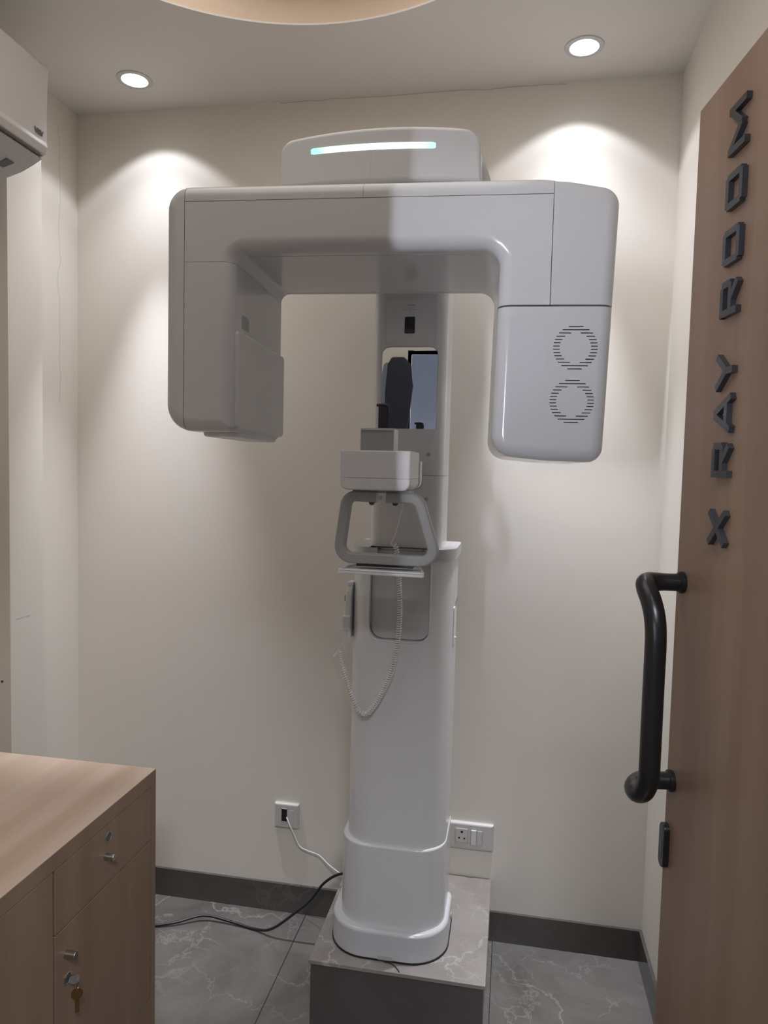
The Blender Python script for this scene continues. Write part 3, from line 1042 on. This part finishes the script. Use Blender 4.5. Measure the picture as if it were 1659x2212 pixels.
# ------------------------------------------------------------------ wall sockets
s1 = thing('cable_outlet_plate', 'square white cable outlet plate left of the machine with white cord', 'wall outlet', (0.785, 0, 0.340))
fp = obj('frame_plate', prism(bmesh.new(), 'y', rect(0.7415, 0.8275, 0.297, 0.383), 0.003, -0.013, 0.0, 0.007, 0, n=3), m_socket, s1)
obj('blank_module', boxes((0.7875, 0.8095, -0.0138, -0.012, 0.318, 0.362)), m_socket, s1, smooth=False)
obj('open_module', boxes((0.768, 0.7872, -0.0142, -0.012, 0.322, 0.365)), m_hole, s1, smooth=False, label='dark open module')
ob = bmesh.new()
for a in ((0.766, 0.7678, 0.320, 0.367), (0.7874, 0.7892, 0.320, 0.367), (0.766, 0.7892, 0.3645, 0.367), (0.766, 0.7892, 0.320, 0.3222)):
    box(ob, a[0], a[1], -0.0148, -0.012, a[2], a[3])
obj('module_frame', ob, m_socket, s1, smooth=False)

s2 = thing('power_socket', 'wide white socket and switch plate right of the machine column', 'power socket', (1.39, 0, 0.340))
obj('frame_plate', prism(bmesh.new(), 'y', rect(1.300, 1.480, 0.297, 0.386), 0.003, -0.013, 0.0, 0.008, 0, n=3), m_socket, s2)
so = obj('socket_module', rbox(1.3585, 1.3965, -0.0150, -0.012, 0.321, 0.367, 0.0008, 2), m_socket, s2)
for (x, z, r) in ((1.3785, 0.3565, 0.0042), (1.3700, 0.3360, 0.0030), (1.3870, 0.3352, 0.0030)):
    obj('socket_hole', disc_rings(bmesh.new(), (x, -0.0150, z), (0, -1, 0), [(r, -0.001), (r, 0.0003)], 16), m_hole, so, smooth=False)
obj('rocker_switch', rbox(1.4085, 1.4250, -0.0175, -0.012, 0.318, 0.3655, 0.001, 2), m_white_soft, s2)
obj('blank_module', rbox(1.4275, 1.4440, -0.0146, -0.012, 0.319, 0.364, 0.0008, 2), m_socket, s2)
for x in (1.3572, 1.3972, 1.4070, 1.4257, 1.4447):
    obj('module_joint', boxes((x, x + 0.0010, -0.01415, -0.0125, 0.318, 0.366)), m_dot, s2, smooth=False)

# ------------------------------------------------------------------ cables
b = tube(bmesh.new(), catmull([(0.785, -0.008, 0.332), (0.790, -0.022, 0.338), (0.803, -0.03, 0.318), (0.818, -0.03, 0.288), (0.838, -0.03, 0.251), (0.867, -0.03, 0.238), (0.908, -0.035, 0.230), (0.943, -0.05, 0.213), (0.985, -0.08, 0.188 + .02), (1.04, -0.12, 0.207), (1.10, -0.20, 0.208)], 8), 0.0022, 8)
tag(obj('network_cable', b, m_cord), 'thin white cord running from the cable outlet plate behind the column', 'cable')
b = tube(bmesh.new(), catmull([(0.30, -0.20, 0.006), (0.389, -0.179, 0.006), (0.455, -0.154, 0.010), (0.535, -0.112, 0.018), (0.63, -0.112, 0.010), (0.72, -0.125, 0.006), (0.785, -0.145, 0.030), (0.867, -0.15, 0.101), (0.912, -0.15, 0.145), (0.956, -0.15, 0.208), (1.008, -0.15, 0.245), (1.068, -0.18, 0.262), (1.10, -0.21, 0.262)], 8), 0.0042, 10)
tag(obj('power_cable', b, m_black), 'thick black power cable running over the floor up behind the column', 'cable')
b = tube(bmesh.new(), catmull([(1.204, -0.459, 0.2045), (1.225, -0.462, 0.2045), (1.240, -0.473, 0.2045), (1.252, -0.489, 0.2048)], 6), 0.0012, 6)
tag(obj('earth_wire', b, m_black), 'short thin black wire on the plinth edge below the machine foot', 'wire')

# ------------------------------------------------------------------ cabinet
cx_ = 0.632
cab = thing('oak_cabinet', 'low oak-laminate cabinet with drawer, doors and steel knobs, bottom left', 'cabinet', (0.32, -1.2, 0))
Y0, Y1 = -1.97, -0.628
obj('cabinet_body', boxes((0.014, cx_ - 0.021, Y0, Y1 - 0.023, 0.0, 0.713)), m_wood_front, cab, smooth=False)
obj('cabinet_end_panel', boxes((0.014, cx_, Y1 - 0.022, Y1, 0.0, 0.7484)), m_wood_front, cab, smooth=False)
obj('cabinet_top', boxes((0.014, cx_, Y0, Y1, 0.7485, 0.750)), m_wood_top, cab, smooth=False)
obj('top_rail', boxes((cx_ - 0.020, cx_, Y0, Y1 - 0.0222, 0.7145, 0.7484)), m_wood_front, cab, smooth=False)


def front(name, y0, y1, z0, z1):
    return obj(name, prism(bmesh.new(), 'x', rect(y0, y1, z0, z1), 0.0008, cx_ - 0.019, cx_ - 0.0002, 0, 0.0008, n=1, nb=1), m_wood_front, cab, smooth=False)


def knob(parent, y, z, r=0.0075, L=0.022, name='knob'):
    return obj(name, disc_rings(bmesh.new(), (cx_, y, z), (1, 0, 0), [(r * 0.96, -0.001), (r, 0.001), (r, L - 0.001), (r * 0.93, L)], 28), m_chrome, parent, label='short brushed steel knob')


def lock(parent, y, z):
    l = obj('lock_escutcheon', disc_rings(bmesh.new(), (cx_, y, z), (1, 0, 0), [(0.0125, -0.001), (0.0125, 0.001), (0.0105, 0.0022), (0.0095, 0.0008)], 32, cap1=False), m_chrome, parent)
    obj('lock_cylinder', disc_rings(bmesh.new(), (cx_, y, z), (1, 0, 0), [(0.0095, -0.001), (0.0095, 0.0012)], 28), m_acdark, l)
    return l


d1 = front('drawer', -1.0335, -0.6515, 0.5765, 0.7125)
lock(d1, -0.845, 0.684)
knob(d1, -0.856, 0.6445)
d2 = front('cabinet_door', -1.0345, -0.6540, 0.160, 0.5745)
knob(d2, -1.000, 0.5165, 0.0082, 0.023)
lock(d2, -0.996, 0.462)
d3 = front('cabinet_door', Y0 + 0.02, -1.0405, 0.160, 0.7125)
obj('toe_board', boxes((cx_ - 0.019, cx_ - 0.0005, Y0, Y1 - 0.0225, 0.0, 0.157)), m_wood_front, cab, smooth=False)

# keys in the door lock
kx = cx_ + 0.002
kr = thing('key_ring', 'key in the cabinet door lock with a brass key hanging from it', 'keys', (kx, -0.996, 0.462))
b = disc_rings(bmesh.new(), (kx + 0.014, -0.9965, 0.462), (-0.45, 0.9, 0.1), [(0.0105, -0.001), (0.0105, 0.001)], 24)
box(b, kx, kx + 0.006, -0.9975, -0.9955, 0.459, 0.465)
obj('key', b, m_chrome, kr, smooth=False, label='key standing in the lock')
ringp = [(kx + 0.021 + 0.001 * math.cos(t), -0.996 + 0.0045 * math.cos(t), 0.4525 + 0.010 * math.sin(t)) for t in [2 * PI * i / 24 for i in range(25)]]
obj('ring', tube(bmesh.new(), ringp, 0.0007, 6), m_chrome, kr)
b = disc_rings(bmesh.new(), (kx + 0.020, -0.996, 0.4315), (0.55, -0.83, 0), [(0.0115, -0.001), (0.0115, 0.001)], 24)
rot = Matrix.Translation((kx + 0.020, -0.996, 0.4315)) @ Matrix.Rotation(-0.985, 4, 'Z')
bb = bmesh.new()
box(bb, -0.001, 0.001, -0.0042, 0.0042, -0.040, -0.008)
bmesh.ops.transform(bb, matrix=rot, verts=bb.verts)
tmp = bpy.data.meshes.new('t')
bb.to_mesh(tmp)
b.from_mesh(tmp)
bb.free()
obj('key', b, m_brass, kr, smooth=False, label='brass key hanging down')

# ------------------------------------------------------------------ open door with lettering, pull handle and lock plate
E0 = Vector((1.765, -1.07, 0))
dd = Vector((0.13486686, -0.99086373, 0))      # from free edge towards the hinge
dn = Vector((-0.99086373, -0.13486686, 0))     # out of the visible face
DM = Matrix((dd, dn, Vector((0, 0, 1)))).transposed().to_4x4()
DM = Matrix.Translation(E0) @ DM                # local: x along the leaf, y out of the face, z up
door = thing('door_1', None, None, (E0.x, E0.y, 0))
tag(door, kind='structure')
leaf = obj('door_leaf', boxes((0.0, 0.90, -0.038, 0.0, 0.006, 2.088)), m_wood_door, door, smooth=False, xf=DM)

# pull handle
hp = catmull([(0.027, 0.0, 1.361), (0.0270, 0.022, 1.361), (0.0275, 0.044, 1.361), (0.034, 0.059, 1.360), (0.052, 0.064, 1.353), (0.071, 0.063, 1.338), (0.084, 0.061, 1.316), (0.090, 0.060, 1.285),
              (0.090, 0.060, 1.22), (0.090, 0.060, 1.15), (0.090, 0.060, 1.095), (0.088, 0.060, 1.068), (0.077, 0.063, 1.046), (0.058, 0.067, 1.036), (0.038, 0.064, 1.036), (0.026, 0.050, 1.040), (0.0235, 0.025, 1.041), (0.0235, 0.0, 1.041)], 6)
hd_ = obj('pull_handle', tube(bmesh.new(), hp, [0.0138 + 0.0017 * min(1, max(0, (p[1] - 0.03) / 0.02)) for p in hp], 20), m_handle, door, xf=DM, label='black tubular pull handle')
for (s, z) in ((0.027, 1.361), (0.0235, 1.041)):
    obj('handle_collar', disc_rings(bmesh.new(), (s, 0, z), (0, 1, 0), [(0.0165, -0.0005), (0.0172, 0.003), (0.0172, 0.007), (0.0148, 0.009)], 28), m_handle, hd_, xf=DM)
es = prism(bmesh.new(), 'y', rect(0.000, 0.024, 0.893, 0.966), 0.0115, 0.0, 0.009, 0, 0.002, n=8)
esc = obj('lock_plate', es, m_handle, door, xf=DM, label='black oval lock plate')
obj('lock_cylinder', prism(bmesh.new(), 'y', [(0.0085, 0.908), (0.0155, 0.908), (0.0155, 0.934), (0.0175, 0.940), (0.0065, 0.940), (0.0085, 0.934)][::1], 0.002, 0.0088, 0.0098, n=3), m_acdark, esc, xf=DM, smooth=False)

# letters: strokes as solid bars, reading upwards along the free edge
def bar(bm, p, q, w, h0=0.0, h1=0.008, ext=0.0):
    p, q = Vector(p), Vector(q)
    e_ = (q - p).normalized()
    n_ = Vector((-e_.y, e_.x)) * w / 2
    p = p - e_ * ext
    q = q + e_ * ext
    c4 = [p + n_, p - n_, q - n_, q + n_]
    # letter u runs up the door, v runs towards the free edge
    lo = [bm.verts.new((-c.y, h0, c.x)) for c in c4]
    hi = [bm.verts.new((-c.y, h1, c.x)) for c in c4]
    bm.faces.new(lo)
    bm.faces.new(hi)
    for i in range(4):
        bm.faces.new((lo[i], lo[(i + 1) % 4], hi[(i + 1) % 4], hi[i]))


H = 0.0505
SW = 0.0095
GL = {
    'X': (0.056, [((0.006, 0), (0.050, H)), ((0.050, 0), (0.006, H))]),
    'R': (0.049, [((SW / 2, 0), (SW / 2, H)), ((0, H - SW / 2), (0.040, H - SW / 2)), ((0.0435, H - 0.004), (0.0435, 0.020)), ((0.004, 0.0205), (0.044, 0.0205)), ((0.022, 0.020), (0.043, 0.0))]),
    'A': (0.057, [((0.006, 0), (0.027, H)), ((0.051, 0), (0.030, H)), ((0.014, 0.014), (0.044, 0.014))]),
    'Y': (0.054, [((0.027, 0), (0.027, 0.024)), ((0.027, 0.020), (0.005, H)), ((0.027, 0.020), (0.049, H))]),
    'O': (0.048, [((SW / 2, 0.005), (SW / 2, H - 0.005)), ((0.048 - SW / 2, 0.005), (0.048 - SW / 2, H - 0.005)), ((0.004, SW / 2), (0.044, SW / 2)), ((0.004, H - SW / 2), (0.044, H - SW / 2))]),
    'M': (0.064, [((SW / 2, 0), (SW / 2, H)), ((0.064 - SW / 2, 0), (0.064 - SW / 2, H)), ((0.005, H - 0.004), (0.032, 0.012)), ((0.059, H - 0.004), (0.032, 0.012))]),
}
for (ch, z0) in (('X', 1.429), ('R', 1.5265), ('A', 1.585), ('Y', 1.6445), ('R', 1.746), ('O', 1.8155), ('O', 1.8905), ('M', 1.9645)):
    b = bmesh.new()
    for k, (p_, q_) in enumerate(GL[ch][1]):
        bar(b, p_, q_, SW, -0.0002, 0.0075 + 0.00004 * k)
    obj('sign_letter', b, m_letter, door, smooth=False, xf=DM @ Matrix.Translation((0.177, 0, z0)))

# ------------------------------------------------------------------ wall plugs on the pier, glimpsed beside the air conditioner
for i, (x, z) in enumerate(((0.031, 2.276), (0.028, 1.975), (0.031, 0.868))):
    o = obj('wall_plug', disc_rings(bmesh.new(), (x, -0.424, z), (0, -1, 0), [(0.0042, -0.001), (0.0042, 0.0008)], 14), m_acdark, smooth=False)
    tag(o, ['small dark wall plug nearest under the air conditioner on the left pier', 'small dark wall plug at mid height on the left pier',
            'small dark wall plug lowest on the left pier, above the cabinet'][i], 'wall plug', 'wall plugs on the left pier')

# ------------------------------------------------------------------ lead apron by the doorway, seen only in the mirror
ap = thing('lead_apron', 'navy lead apron hanging by the doorway, seen in the column mirror', 'apron', (0.93, -1.975, 1.70))
b = prism(bmesh.new(), 'y', [(0.885, 1.45), (0.965, 1.45), (0.990, 1.72), (1.012, 1.93), (1.000, 2.03), (0.965, 2.065), (0.905, 2.065), (0.885, 2.03), (0.875, 1.90)], 0.015, -1.985, -1.965, 0.005, 0.006, n=3)
obj('apron_body', b, m_navy, ap)
b = prism(bmesh.new(), 'y', [(0.862, 1.43), (0.890, 1.43), (0.880, 1.90), (0.890, 2.05), (0.865, 2.03), (0.845, 1.90)], 0.008, -1.988, -1.972, 0.004, 0.004, n=3)
obj('apron_lining', b, m_bluegrey, ap)
